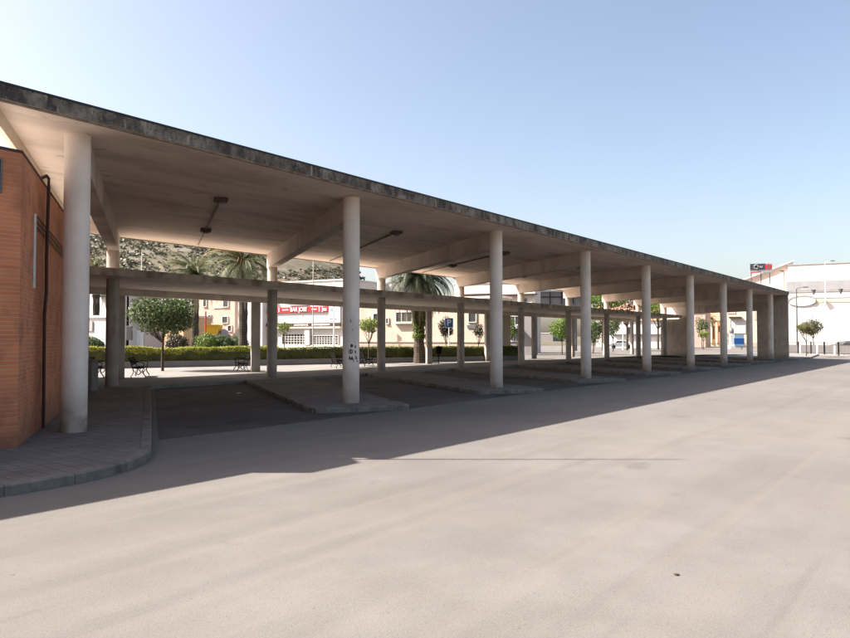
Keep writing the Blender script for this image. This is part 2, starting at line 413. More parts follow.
# graffiti on the second column (dark strokes wrapped on its surface)
gm = MB(); pc = W(SP, 0)
cd = (Vector((0,0,0))-pc).normalized(); cr = Vector((-cd.y, cd.x, 0))
def onc(dx, z, rr=.2155):
    t = max(-.97, min(.97, dx/.213)); return pc+cr*(math.sin(math.asin(t))*rr)+cd*(math.cos(math.asin(t))*rr)+Vector((0,0,z))
def stroke(pts, w=.009):
    for (a, b) in zip(pts, pts[1:]):
        d = Vector((b[0]-a[0], b[1]-a[1])); 
        if d.length < 1e-6: continue
        q = Vector((-d.y, d.x)).normalized()*w; d = d.normalized()*w*.6
        gm.add([onc(a[0]-d.x+q.x, a[1]-d.y+q.y), onc(a[0]-d.x-q.x, a[1]-d.y-q.y), onc(b[0]+d.x-q.x, b[1]+d.y-q.y), onc(b[0]+d.x+q.x, b[1]+d.y+q.y)], [(0,1,2,3)])
k = 17.7/690.6
def gp(pts, w=.009):
    global gm
    gm = MB(); stroke([((x-350.5)*k, 1.75+(338.6-y)*k) for x, y in pts], w); gm.build('graffiti', M['paintmark'], marked)
gp([(350.6,344.6),(351.6,345.0),(351.8,346.0),(350.8,346.4),(350.6,345.4),(351.2,345.4)], .02)
gp([(354.6,345.6),(354.8,347.6)], .014)
gp([(348.9,349.6),(348.6,352.0),(349.0,353.6)], .01); gp([(350.0,349.4),(350.4,353.4)], .014); gp([(350.0,349.3),(351.8,350.0),(352.0,352.2),(350.6,353.4)], .01)
gp([(354.2,350.6),(355.2,351.2),(354.4,351.8),(355.4,352.6),(354.4,353.0)], .01)
gp([(348.8,356.0),(348.7,359.0)], .01); gp([(349.6,357.0),(350.2,359.4),(351.6,356.6),(351.8,359.2)], .014); gp([(352.8,358.0),(353.0,361.4)], .009)
gp([(354.6,355.8),(356.0,357.2),(355.0,358.2),(356.6,358.8)], .012); gp([(356.0,360.4),(356.8,361.4)], .012)
gp([(350.0,320.2),(350.2,322.2)], .01); gp([(352.0,329.5),(352.2,330.5)], .008)

# low canopy behind
low = thing('low_walkway_canopy', W(SP, 15), 'low flat concrete walkway roof on square posts running behind the bays', 'canopy')
LB0, LB1, LZ0, LZ1 = 10.95, 19.9, 3.80, 4.05
LA0, LA1 = -2.45, 57.6
def lowslab(b0, b1): pass
# the rear columns of the big roof pass through the slab: it is notched round them by being built in bays between them
mb = MB(); mb.ab(LA0, LA1, LB0, LB1, LZ0, LZ1, side=1, top=1, bot=0)
mb.build('roof_slab', [M['conc'], M['fascia_low']], low)
mb = MB(); mb.ab(LA0+.1, LA1-.1, BP-.16, BP+.16, LZ0-.28, LZ0-.001); mb.build('edge_beam', M['conc'], low)
for i in range(0, 9):
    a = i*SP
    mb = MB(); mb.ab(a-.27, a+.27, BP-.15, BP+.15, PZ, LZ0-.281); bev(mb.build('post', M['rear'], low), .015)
    
# ceiling lights
pos = ['first','second','third','fourth','fifth','sixth','seventh','eighth']
for i in range(0, 8):
    for j, b in enumerate((3.05, 8.4)):
        p = W(3.33+i*SP, b, ZS)
        t = thing('ceiling_light', p, 'rusty ceiling light on the soffit, %s lamp of the %s bay from the brick building' % (('front','rear')[j], pos[i]), 'light', 'ceiling lights under the big roof')
        mb = MB(); mb.box(p+Vector((0,0,-.05)), (.34,.34,.095), (PW,V,Vector((0,0,1)))); bev(mb.build('housing', M['rust'], t), .02)
        mb = MB(); mb.tube([p+Vector((0,0,-.10)), p+Vector((0,0,-.15))], [.12,.09], 16); mb.build('lens', M['steel'], t, smooth=True)
    mb = MB(); mb.tube([W(3.33+i*SP, 3.3, ZS-.03), W(3.33+i*SP, 8.2, ZS-.03)], .03, 6); mb.tube([W(3.33+i*SP, 8.6, ZS-.03), W(3.33+i*SP, 12.4, ZS-.03)], .015, 6)
    tag(mb.build('conduit', M['rust'], loc=W(3.33+i*SP, 3.3, ZS)), 'dark conduit along the soffit joining the lamps of the %s bay from the brick building' % pos[i], 'conduit', 'conduits under the big roof')

# ------------------------------------------------------------------ brick building at the left
bk = thing('brick_building', W(-4, 3, PZ), 'orange brick station building with small window and brown downpipe at left edge', 'building')
mb = MB(); mb.ab(-14, -.70, -1.31, 11.3, PZ, 4.56); mb.build('wall', M['brick'], bk)
mb = MB(); mb.ab(-13.8, -.9, -1.1, 11.1, 4.562, 4.58); mb.build('roof', M['white'], bk)  # unseen roof, made white to bounce sunlight up onto the soffit
mb = MB(); mb.ab(-14.02, -.9, -1.33, -1.1, 4.561, 4.60); mb.ab(-.9, -.685, -1.33, 11.32, 4.561, 4.60); mb.build('coping', M['pipe'], bk)
mb = MB(); mb.ab(-2.35,-1.42,-1.36,-.75, 4.601, 5.30); mb.build('roof_pier', M['brick'], bk)  # unseen pier, shaped to cast the notch in the forecourt shadow
wn = MB(); wn.ab(-2.2,-.985,-1.325,-1.305, 3.93, 4.40); wf = wn.build('window', M['glass'], bk)
fr = MB()
for a0,a1,z0,z1 in ((-2.24,-.965,4.40,4.42),(-2.24,-.965,3.91,3.93),(-.985,-.965,3.93,4.40),(-2.24,-2.2,3.93,4.40),(-1.6,-1.56,3.93,4.40)): fr.ab(a0,a1,-1.35,-1.311,z0,z1)
fr.build('frame', M['steel'], wf)
# downpipe with swan neck
mb = MB(); b = .85; mb.tube([W(-.70,b-.15,4.62), W(-.62,b-.12,4.68), W(-.60,b,4.66), W(-.60,b+.02,4.5), W(-.62,b+.03,3.2), W(-.62,b+.08,2.6), W(-.64,b+.02,2.2), W(-.64,b+.1,.4), W(-.64,b+.1,.13)], .028, 10)
mb.build('downpipe', M['pipe'], bk, smooth=True)
mb = MB()
for k_ in range(3): mb.tube([W(-.67,.05+.0*k_,3.82-.09*k_), W(-.66,2.2,3.77-.09*k_), W(-.66,5.5,3.68-.09*k_)], .011, 6)
mb.build('cable', M['black'], bk)
mb = MB(); mb.ab(-.699,-.67,-.06,.0,2.6,3.85); mb.build('cable_trunking', M['frame'], bk)
mb = MB(); mb.ab(-8.0,-2.5,11.31,20.3,PZ-.1,5.4); mb.build('shade_wing', M['brick'], bk)  # unseen wing, added to keep sun off the floor behind the first bay
# mast on the roof (its thin shadow crosses the forecourt)
mb = MB(); mb.tube([(-7.2,10.06,4.6),(-7.2,10.06,7.5),(-7.2,10.06,10.3)], [.035,.028,.018], 8)
tag(mb.build('antenna_mast', M['steel'], loc=(-7.2,10.06,4.6)), 'thin steel mast standing on the brick building roof', 'mast')

# ------------------------------------------------------------------ foliage
def leaves(mb, c, rx, rz, n, size, rng, mi=0, shell=.55, squash=1, seed=0, gap=.42, aspect=.55):
    c = Vector(c); k = 0; tries = 0
    while k < n and tries < n*6:
        tries += 1
        d = Vector((rng.gauss(0,1), rng.gauss(0,1), rng.gauss(0,1))).normalized()
        r = rng.uniform(shell, 1)**.6
        lump = 1+.28*noise.noise(d*1.9+Vector((seed,seed*2.1,0)))
        p = Vector((d.x*rx*r*lump, d.y*rx*r*lump, d.z*rz*r*lump))
        if noise.noise((c+p)*(2.2/rx)+Vector((seed,0,0))) < -gap+.25*(r-.5): continue
        nrm = (d+Vector((rng.gauss(0,.6), rng.gauss(0,.6), rng.gauss(0,.6)))).normalized()
        x = nrm.cross(Vector((rng.gauss(0,1), rng.gauss(0,1), rng.gauss(0,1)))).normalized(); y = nrm.cross(x)
        s_ = size*rng.uniform(.6,1.3); q = c+p
        mb.add([q-x*s_, q-y*s_*aspect+nrm*s_*.15, q+x*s_, q+y*s_*aspect+nrm*s_*.15], [(0,1,2,3)], mi if not isinstance(mi, tuple) else rng.choice(mi)); k += 1
def tree(name, base, h, cz, rx, rz, lm, label, n=2600, size=.07, tr=.06, group=None, seed=1, gap=.42, lobes=6, lean=0, trunkm=None):
    rng = random.Random(seed*17+3)
    t = thing(name, base, label, 'tree', group)
    base = Vector(base); top = base+Vector((lean, 0, cz-base.z-rz*.2))
    mb = MB(); mid = base+(top-base)*.55+Vector((rng.uniform(-.04,.04), 0, 0))
    mb.tube([base, base+(mid-base)*.5+Vector((rng.uniform(-.03,.03),0,0)), mid, top], [tr*1.25, tr, tr*.9, tr*.5], 9)
    for k in range(7):
        a = rng.uniform(0, 6.28); e = rng.uniform(.3,.9)
        tip = Vector((base.x+lean, base.y, cz))+Vector((math.cos(a)*rx*.75, math.sin(a)*rx*.75, rz*(e-.4)))
        mb.tube([mid, (mid+tip)/2+Vector((0,0,-.1*rz)), tip], [tr*.55, tr*.35, tr*.12], 6)
    mb.build('trunk', trunkm or M['trunk'], t, smooth=True)
    lb = MB(); c = Vector((base.x+lean, base.y, cz))
    leaves(lb, c, rx*.85, rz*.85, int(n*.45), size, rng, 0, .2, seed=seed, gap=gap)
    for k in range(lobes):
        a = 6.283*k/lobes+rng.uniform(-.4,.4); e = rng.uniform(-.75,.8)
        q = c+Vector((math.cos(a)*rx*.62*math.cos(e), math.sin(a)*rx*.62*math.cos(e), math.sin(e)*rz*.62))
        leaves(lb, q, rx*.46, rz*.42, int(n*.55/lobes), size, rng, 0, .35, seed=seed+k, gap=gap)
    lb.build('crown', lm, t)
    return t
tree('orange_tree', (-13.2,34.8,PZ), 4, 2.92, 1.75, 1.32, M['leaf'], 'round dark-leaved orange tree on the plaza beside the two left benches', 7500, .08, .06, seed=2, lobes=9, gap=.5)
tree('small_tree', (at(369,44),44,PZ), 3, 2.55, .72, .66, M['leafy'], 'small yellow-green tree behind the graffitied column, right of it', 1500, .06, .035, seed=5)
tree('small_tree', (at(284,48.5),48.5,0), 3, 2.45, .62, .62, M['leafy'], 'small pale yellowish tree in front of the bar with the red sign', 700, .06, .03, seed=6, gap=.2)
tree('small_tree', (at(446,52.5),52.5,0), 3, 2.6, .62, 1.0, M['leafd'], 'small dark-leaved tree left of the blue parking sign', 1500, .07, .04, seed=7, gap=.3)
tree('small_tree', (at(479,52.5),52.5,0), 3, 2.35, .45, .75, M['leafd'], 'narrow sparse dark tree against the beige wall under two wall boxes', 700, .06, .035, seed=8, gap=.2)
tree('small_tree', (at(509,60),60,0), 3, 2.8, .85, 1.35, M['leafg'], 'loose slender green tree by the grey shopfront', 1400, .08, .05, seed=9, gap=.25)
tree('orange_tree', (at(562,70),70,PZ), 4, 2.75, 1.25, 1.5, M['leafg'], 'bright green round tree standing alone on the far plaza', 3600, .08, .055, seed=10, lobes=8)
tree('orange_tree', (at(593,76),76,PZ), 4, 2.5, 1.05, 1.75, M['leaf'], 'dark green tree seen just right of the fourth front column', 2600, .09, .06, seed=11, lean=.2)
tree('orange_tree', (at(613,92),92,0), 4, 3.3, 1.2, 1.5, M['leaf'], 'dark tree behind the low canopy left of the white pole', 2000, .1, .06, seed=12)
for (x, Y, cz, rx, rz, lm, sd, lab) in [(603,98,7.2,3.2,2.0,'leafg',13,'tall yellow-green tree rising above the low canopy behind the fourth column'),
        (627,104,6.6,3.3,2.1,'leafd',14,'tall bare-branched dark tree rising above the low canopy'),
        (658,112,6.4,3.0,2.4,'leafg',15,'tall olive-green tree above the low canopy near its right end')]:
    tree('tall_tree', (at(x,Y),Y,0), 8, cz, rx, rz, M[lm], lab, 2600 if lm != 'leafd' else 1300, .16, .16, seed=sd, gap=.25, group='tall trees behind the low canopy')
tree('small_tree', (35.8,64.9,PZ), 3, 2.62, 1.0, .72, M['leafo'], 'small flat-crowned green tree right of the canopy end, by the railing', 1800, .07, .04, seed=16, gap=.4)
tree('tall_tree', (at(813,92),92,0), 4, 3.4, 1.35, 1.5, M['palmd'], 'grey-green dark tree behind the railing', 1500, .11, .06, seed=17)
tree('small_tree', (at(702,120),120,0), 4, 4.2, 1.3, 1.8, M['leaf'], 'dark tree at the left side of the ochre pilastered building', 900, .14, .07, seed=18)
tree('small_tree', (at(703.5,110),110,0), 4, 2.4, .9, .7, M['leafy'], 'yellow-flowering small tree in front of the ochre pilastered building', 700, .1, .05, seed=19)
# palms
def palm(base, cz, flen, nf, lms, label, tr=.22, seed=1, droop=1.0, skirt=0, ivy=False, up=1.0, gold=False):
    rng = random.Random(seed*31)
    t = thing('palm_tree', base, label, 'palm', 'date palms behind the canopy')
    base = Vector(base); top = Vector((base.x, base.y, cz))
    mb = MB(); n = 14
    mb.tube([base+(top-base)*k/n for k in range(n+1)], [tr*(1.1+.12*(k%2))*(1.25 if k == 0 else 1) for k in range(n+1)], 12)
    mb.build('trunk', M['palmtrunk'], t)
    fb = MB()
    def frond(a, el, ln, mi, wid=.42):
        d = Vector((math.cos(a), math.sin(a), 0)); p = top+Vector((0,0,.1)); pts = [p]; e = el; seg = 12
        for k in range(seg):
            p = p+(d*math.cos(e)+Vector((0,0,math.sin(e))))*(ln/seg); e -= droop*(.10+.13*k/seg)*(1.25 if el < .6 else 1.05); e = max(e, -1.5); pts.append(p)
        fb.tube(pts, [.03*(1-k/(seg+1)) for k in range(seg+1)], 4, mi=mi)
        side = Vector((-d.y, d.x, 0))
        for k in range(1, seg*3):
            tt = k/(seg*3); idx = tt*seg; i0 = int(idx); q = pts[i0].lerp(pts[min(i0+1, seg)], idx-i0)
            tang = (pts[min(i0+1,seg)]-pts[i0]).normalized(); w_ = wid*(math.sin(math.pi*min(1,tt*.92+.10))**.6)
            for s_ in (-1, 1):
                dirn = (side*s_*.85+tang*.55+Vector((0,0,-.45+rng.uniform(-.15,.15)))).normalized()
                e1 = q+dirn*w_*rng.uniform(.85,1.15); nn = tang*.032
                fb.add([q-nn, q+nn, e1], [(0,1,2)], mi)
    for k in range(nf):
        a = rng.uniform(0, 6.283); r_ = (k+.5)/nf
        el = (1.35-1.75*r_)*up
        frond(a, el, flen*rng.uniform(.85,1.1), 1 if (gold and r_ > .3 and r_ < .38) else 0)
    for k in range(skirt):
        a = rng.uniform(0, 6.283); frond(a, rng.uniform(-1.35,-.5), flen*rng.uniform(.8,1.15), 2, .3)
    fb.build('crown', [M[x] for x in lms], t)
    if gold:
        gb = MB()
        for k in range(26):
            a = rng.uniform(0,6.28); d = Vector((math.cos(a)*.5, math.sin(a)*.5, rng.uniform(-.1,.5)))
            p0 = top+Vector((0,0,.0)); p1 = p0+d*.9; p2 = p1+Vector((d.x*.3,d.y*.3,-.35))
            gb.tube([p0,p1,p2], [.035,.05,.02], 5)
        gb.build('fruit_stalks', M['palmy'], t)
    if ivy:
        ib = MB(); 
        for z in (2.0,2.5,3.0,3.4): leaves(ib, (base.x+.02, base.y-.05, z), .48, .5, 420, .07, rng, 0, .5, seed=z)
        ib.build('ivy', M['leafg'], t)
    return t
palm((at(243,46),46,0), 6.75, 3.0, 60, ['palmg','palmy','paleleaf'], 'large date palm with golden fruit stalks behind the low canopy', .26, 3, 1.0, 8, gold=True)
palm((at(195,52),52,0), 6.5, 3.0, 52, ['palmg','palmg','paleleaf'], 'green date palm left of the golden one, trunk beside the orange tree', .24, 4, .9, 6)
palm((at(419,46),46,0), 5.6, 3.1, 130, ['palmd','palmd','paleleaf'], 'heavy dark palm with hanging skirt and an ivy-wrapped trunk', .30, 6, 1.05, 44, ivy=True)
palm((at(96,50),50,0), 6.2, 2.6, 40, ['palmg','palmg','paleleaf'], 'palm glimpsed between the first front and rear columns', .2, 8, 1.1, 4)
palm((at(708,150),150,0), 5.9, 2.6, 36, ['palmg','palmg','paleleaf'], 'small far palm in front of the ochre pilastered building', .3, 9, .9, 3)

# planter wall, hedge, clipped bushes
A0, A1 = Vector((-24,33.66,0)), Vector((7.5,51.99,0)); HD = (A1-A0).normalized(); HN = Vector((-HD.y, HD.x, 0))
mb = MB(); mb.prism([A0, A1, A1+HN*.22, A0+HN*.22], PZ, .42); mb.prism([A0-HN*.02, A1+HD*.02-HN*.02, A1+HD*.02+HN*.24, A0+HN*.24], .4205, .47)
tag(bev(mb.build('planter_wall', M['grey'], loc=A0), .01), 'low grey wall along the foot of the clipped hedge', 'wall')
mb = MB(); mb.prism([A0+HN*.23, A1+HN*.23, A1+HN*2.6, A0+HN*2.6], -.1, .35); struct('planting_bed', mb, M['trunk'], 'soil strip under the hedge', 'soil')
hb = MB(); rng = random.Random(5); Lh = (A1-A0).length
def hedge_top(s): return 1.16+.02*math.sin(s*1.3)+ (.22*max(0, noise.noise(Vector((s*.5,3,0)))+.3) if s < 17.5 else 0)
ncell = 180
for k in range(ncell):          # dense leafy core
    s0, s1 = Lh*k/ncell, Lh*(k+1)/ncell; q0, q1 = A0+HD*s0, A0+HD*s1; zt = hedge_top(s0)-.07
    hb.add([q0+HN*.34+Vector((0,0,.36)), q1+HN*.34+Vector((0,0,.36)), q1+HN*.36+Vector((0,0,zt)), q0+HN*.36+Vector((0,0,zt)), q1+HN*1.05+Vector((0,0,zt)), q0+HN*1.05+Vector((0,0,zt))], [(0,1,2,3),(3,2,4,5)], 0)
for k in range(26000):
    s = rng.uniform(0, Lh); zt = hedge_top(s); face = rng.random()
    if face < .55: p = A0+HD*s+HN*(.30+rng.gauss(0,.02))+Vector((0,0,rng.uniform(.40,zt)))
    else: p = A0+HD*s+HN*rng.uniform(.28,1.1)+Vector((0,0,zt+rng.gauss(0,.025)))
    nrm = ((-HN if face < .55 else Vector((0,0,1)))+Vector((rng.gauss(0,.5), rng.gauss(0,.5), rng.gauss(0,.5)))).normalized()
    x = nrm.cross(Vector((rng.gauss(0,1),rng.gauss(0,1),rng.gauss(0,1)))).normalized(); y = nrm.cross(x); s_ = .05*rng.uniform(.7,1.3)
    lit_top = p.z > zt-.30+.2*noise.noise(p*1.5) and s < 17.5 and rng.random() < .92  # leaves near the top take the painted sunlit yellow-green
    if s >= 17.5: lit_top = face >= .55 and rng.random() < .45
    hb.add([p-x*s_, p-y*s_*.6, p+x*s_, p+y*s_*.6], [(0,1,2,3)], 1 if lit_top else 0)
tag(hb.build('hedge', [M['hedgel'], M['hedgey']], loc=A0), 'long clipped hedge with yellow-green top leaves coloured as if sunlit on the low grey wall', 'hedge')
def bush(x, Y, r, z, lm, label, sd, group='clipped bushes behind the hedge'):
    rng = random.Random(sd); mb = MB(); c = Vector((at(x,Y),Y,z))
    leaves(mb, c, r, r*.85, 1500, .06, rng, 0, .6, seed=sd, gap=.7); leaves(mb, c, r*.85, r*.72, 500, .09, rng, 0, .6, seed=sd, gap=.9)
    mb.tube([(c.x,c.y,.3),(c.x,c.y,z)], .05, 6, mi=1)
    tag(mb.build('round_bush', [lm, M['trunk']], loc=(c.x,c.y,.3)), label, 'bush', group)
bush(207,47.5,.82,1.45,M['leafg'],'clipped round bush nearest the yellow skip',21)
bush(222,48.2,.80,1.4,M['leaf'],'clipped round bush in the middle of three behind the hedge',22)
bush(238,49,.80,1.3,M['leaf'],'clipped round bush beside the palm trunk with golden crown',23)
bush(177,46,.78,1.35,M['leafd'],'olive round bush right behind the orange tree trunk',24)
bush(92,39.5,.7,1.3,M['leaf'],'dark bush at the left end above the hedge',25)

# ------------------------------------------------------------------ benches
def make_bench(loc, rz, label):
    t = thing('park_bench', (0,0,0), label, 'bench', 'black iron park benches on the plaza')
    Lb = 1.75
    for s_ in (-1, 1):
        y = s_*Lb/2; mb = MB()
        mb.tube([(-.22,y,.0),(-.25,y,.06),(-.17,y,.18),(-.15,y,.30),(-.19,y,.42)], .024, 6)
        mb.tube([(.30,y,.0),(.32,y,.06),(.22,y,.20),(.20,y,.32),(.25,y,.42)], .024, 6)
        mb.tube([(-.20,y,.42),(.0,y,.39),(.26,y,.42)], .022, 6)
        mb.tube([(-.19,y,.42),(-.25,y,.62),(-.33,y,.84)], .022, 6)
        mb.tube([(-.25,y,.62),(-.05,y,.66),(.18,y,.64),(.27,y,.60),(.24,y,.55),(.22,y,.42)], .02, 6)
        ring = [(.03+.10*math.cos(q*.7), y, .24+.10*math.sin(q*.7)) for q in range(10)]
        mb.tube(ring, .014, 5); mb.tube([(-.15,y,.30),(.03,y,.13),(.20,y,.30)], .014, 5)
        mb.build('side_frame', M['iron'], t)
    mb = MB()
    for k in range(6): mb.box((-.17+.082*k, 0, .435-.01*math.sin(k*.6)), (.06,Lb+.06,.025))
    mb.build('seat', M['darkwood'], t)
    mb = MB()
    for k in range(4):
        f = k/3; mb.box((-.225-.09*f, 0, .56+.25*f), (.025,Lb+.06,.06), (Vector((.93,0,.36)), Vector((0,1,0)), Vector((-.36,0,.93))))
    mb.build('backrest', M['darkwood'], t)
    t.location = loc; t.rotation_euler = (0,0,rz); return t
def copy_tree(o, parent=None):
    c = o.copy(); COL.objects.link(c)
    if parent: c.parent = parent
    for ch in list(o.children): copy_tree(ch, c)
    return c
bl = [(140,29.4,.3,'black park bench side-on beside the orange tree trunk, facing right'),
      (99,29.6,.3,'black park bench half hidden left of the first rear column'),
      (242,34.4,math.pi+.35,'black park bench left of the sunlit post edge, facing left'),
      (364,41.2,.4,'black park bench just right of the graffitied column'),
      (421,47.0,math.pi+.3,'black park bench in front of the ivy-wrapped palm trunk'),
      (338,39.0,.3,'black park bench mostly hidden by the graffitied column')]
b0 = None
for x, Y, rz, lab in bl:
    if b0 is None: b0 = make_bench((at(x,Y),Y,PZ), rz, lab)
    else:
        c = copy_tree(b0); c.location = (at(x,Y),Y,PZ); c.rotation_euler = (0,0,rz); c['label'] = lab
# litter bin behind front column 1 (grey box edge seen beside it)
mb = MB(); p = (at(89,21),21,PZ); mb.box((p[0],p[1],.62), (.42,.42,.9)); mb.box((p[0],p[1],1.09), (.5,.5,.05))
tag(bev(mb.build('litter_bin', M['grey'], loc=p), .02), 'grey concrete litter bin behind the first front column', 'bin')
# black bin hanging by the post
bx = at(438.5,45); t = thing('litter_bin', (bx,45,PZ), 'small black litter bin on a pole right of the third low-canopy post', 'bin')
mb = MB(); mb.tube([(bx,45,PZ),(bx,45,1.3)], .03, 8); mb.build('pole', M['iron'], t); mb = MB(); mb.tube([(bx+.02,44.8,.75),(bx+.02,44.8,1.25)], [.16,.2], 14); mb.build('basket', M['iron'], t)

# ------------------------------------------------------------------ text
def text_mesh(txt, size, p, xdir, m, name, parent, ext=.01, align='CENTER', sx=1.0):
    cu = bpy.data.curves.new(name, 'FONT'); cu.body = txt; cu.size = size; cu.extrude = ext; cu.align_x = align; cu.align_y = 'CENTER'; cu.offset = size*.02
    tmp = bpy.data.objects.new(name, cu); COL.objects.link(tmp); bpy.context.view_layer.update()
    me = bpy.data.meshes.new_from_object(tmp.evaluated_get(bpy.context.evaluated_depsgraph_get()))
    bpy.data.objects.remove(tmp)
    X = Vector(xdir).normalized(); Z = Vector((0,0,1)); N_ = X.cross(Z)
    base = parent_world(parent) if parent else Vector((0,0,0))
    for v_ in me.vertices:
        c = v_.co; v_.co = Vector(p)+X*c.x*sx+Z*c.y+N_*c.z-base
    me.materials.clear(); me.materials.append(m)
    o = bpy.data.objects.new(name, me); COL.objects.link(o); o.parent = parent; return o

# parking sign
x, Y = at(449,49.3), 49.3
t = thing('parking_sign', (x,Y-.3,PZ), 'blue parking sign with white P on a slim white pole', 'sign')
mb = MB(); mb.tube([(x,Y,PZ),(x,Y,3.15)], .035, 8); mb.build('pole', M['whitepaint'], t)
mb = MB(); mb.box((x,Y-.05,2.87), (.60,.02,.68)); pl = bev(mb.build('panel', M['blue'], t), .004)
mb = MB(); 
for cx,cz,w,h in ((0,.325,.6,.03),(0,-.325,.6,.03),(-.285,0,.03,.62),(.285,0,.03,.62)): mb.box((x+cx,Y-.064,2.87+cz), (w,.006,h))
mb.build('border', M['whitepaint'], pl)
text_mesh('P', .62, (x,Y-.07,2.87), (1,0,0), M['whitepaint'], 'letter', pl, .004)

# lamp posts and poles
def lamp(x, Y, h, label, r=.06, arm=1.2, m=None, head=True, z0=0, two=False):
    X = at(x,Y); t = thing('street_lamp', (X,Y,z0), label, 'lamp post')
    mb = MB(); mb.tube([(X,Y,z0),(X,Y,z0+.5),(X,Y,h)], [r*1.5,r,r*.6], 10); mb.build('pole', m or M['steel'], t, smooth=True)
    if head:
        for s_ in ((1,-1) if two else (1,)):
            mb = MB(); mb.tube([(X,Y,h-.05),(X+s_*arm*.5,Y,h+.15),(X+s_*arm,Y,h+.2)], .03, 6); mb.build('arm', m or M['steel'], t)
            mb = MB(); mb.box((X+s_*(arm+.25),Y,h+.2), (.6,.22,.1)); bev(mb.build('lamp_head', M['steel'], t), .03)
    return t
lamp(797,78.3,7.4,'tall grey street lamp right of the canopy end wall', .10, .8)
lamp(313,52,8.0,'slim pale pole in front of the bar with the red sign', .05, .5, M['frame'], head=False)
lamp(334,58,6.9,'white curved-arm lamp above the bar roof', .06, -.5, M['whitepaint'])
lamp(141,60,9.3,'pale pole standing above the low canopy against the hill', .07, .5, M['frame'], head=False)
lamp(153,64,8.8,'thin grey pole beside the pale one against the hill', .04, .5, M['steel'], head=False)
lamp(127.5,44,5.5,'dark wooden utility pole with a grey meter box', .09, .5, M['darkwood'], head=False)
mb = MB(); X = at(129.5,43.8); mb.box((X,43.8,2.1), (.34,.25,.9)); tag(bev(mb.build('meter_box', M['grey'], loc=(X,43.8,2.1)), .02), 'tall grey meter box fixed low on the dark utility pole', 'box')
lamp(499.5,66,6.3,'white pole rising behind the third front column', .07, .5, M['whitepaint'], head=False)
lamp(623,110,4.5,'short white pole on the sunlit far plaza', .09, .6, M['whitepaint'], head=False)
lamp(785,95,10.9,'distant thin lamp post above the right end of the roof', .07, -.6, M['steel'])
lamp(826,96,12.4,'tall pale lamp post beside the white hall roof', .09, .8, M['whitepaint'], head=True)

# ------------------------------------------------------------------ background buildings
def bldg(name, x0, x1, Y, ytop, depth, m, label, roof=None, yaw=28.0, ybase=None, cat='building', over=.25):
    X0, X1 = at(x0,Y), at(x1,Y); zt = at(0,Y,ytop)[1]
    t = thing(name, ((X0+X1)/2,Y,0), label, cat)
    mb = MB(); mb.prism([(X0,Y),(X1,Y),(X1,Y+depth),(X0,Y+depth)], 0, zt); mb.build('wall', m, t)
    mb = MB()
    if roof == 'tile':
        xm = Y+depth/2; e = .35; zr = zt+depth*.22
        mb.add([(X0-e,Y-e,zt+.02),(X1+e,Y-e,zt+.02),(X1+e,xm,zr),(X0-e,xm,zr),(X0-e,Y+depth+e,zt+.02),(X1+e,Y+depth+e,zt+.02),
                (X0-e,Y-e,zt+.14),(X1+e,Y-e,zt+.14),(X1+e,xm,zr+.14),(X0-e,xm,zr+.14),(X0-e,Y+depth+e,zt+.14),(X1+e,Y+depth+e,zt+.14)],
               [(0,1,2,3),(3,2,5,4),(6,9,8,7),(9,10,11,8),(0,6,7,1),(4,5,11,10),(1,7,8,2),(2,8,11,5),(0,3,9,6),(3,4,10,9)])
        mb.build('roof', M['tileroof'], t)
    else:
        mb.prism([(X0-.12,Y-.12),(X1+.12,Y-.12),(X1+.12,Y+depth+.12),(X0-.12,Y+depth+.12)], zt+.001, zt+.16); mb.build('parapet', roof or M['white'], t)
    t['Y'] = Y; t.rotation_euler = (0,0,-rad(yaw)); t.scale = (1/math.cos(rad(yaw)),1,1); return t
def win(t, x0, x1, y0, y1, grid=None, m=None, frame=True, name='window'):
    Y = t['Y']; X0, z1 = at(x0,Y,y0); X1, z0 = at(x1,Y,y1)
    mb = MB(); mb.box(((X0+X1)/2,Y-.015,(z0+z1)/2), (X1-X0,.02,z1-z0)); w = mb.build(name, m or M['glass'], t)
    if frame:
        fb = MB(); th = .07
        fb.box(((X0+X1)/2,Y-.05,z1+th/2), (X1-X0+2*th,.09,th)); fb.box(((X0+X1)/2,Y-.07,z0-th/2), (X1-X0+2*th,.13,th))
        fb.box((X0-th/2,Y-.05,(z0+z1)/2), (th,.09,z1-z0)); fb.box((X1+th/2,Y-.05,(z0+z1)/2), (th,.09,z1-z0))
        if grid:
            for k in range(1, grid[0]): fb.box((X0+(X1-X0)*k/grid[0],Y-.04,(z0+z1)/2), (.05,.03,z1-z0-.002))
            for k in range(1, grid[1]): fb.box(((X0+X1)/2,Y-.043,z0+(z1-z0)*k/grid[1]), (X1-X0-.002,.028,.05))
        fb.build('frame', M['frame'], w)
    return w
def panel(t, x0, x1, y0, y1, m, name='panel', off=.03, d=.06, parent=None):
    Y = t['Y']; X0, z1 = at(x0,Y,y0); X1, z0 = at(x1,Y,y1)
    mb = MB(); mb.box(((X0+X1)/2,Y-off-d/2,(z0+z1)/2), (X1-X0,d,z1-z0)); return mb.build(name, m, parent or t)

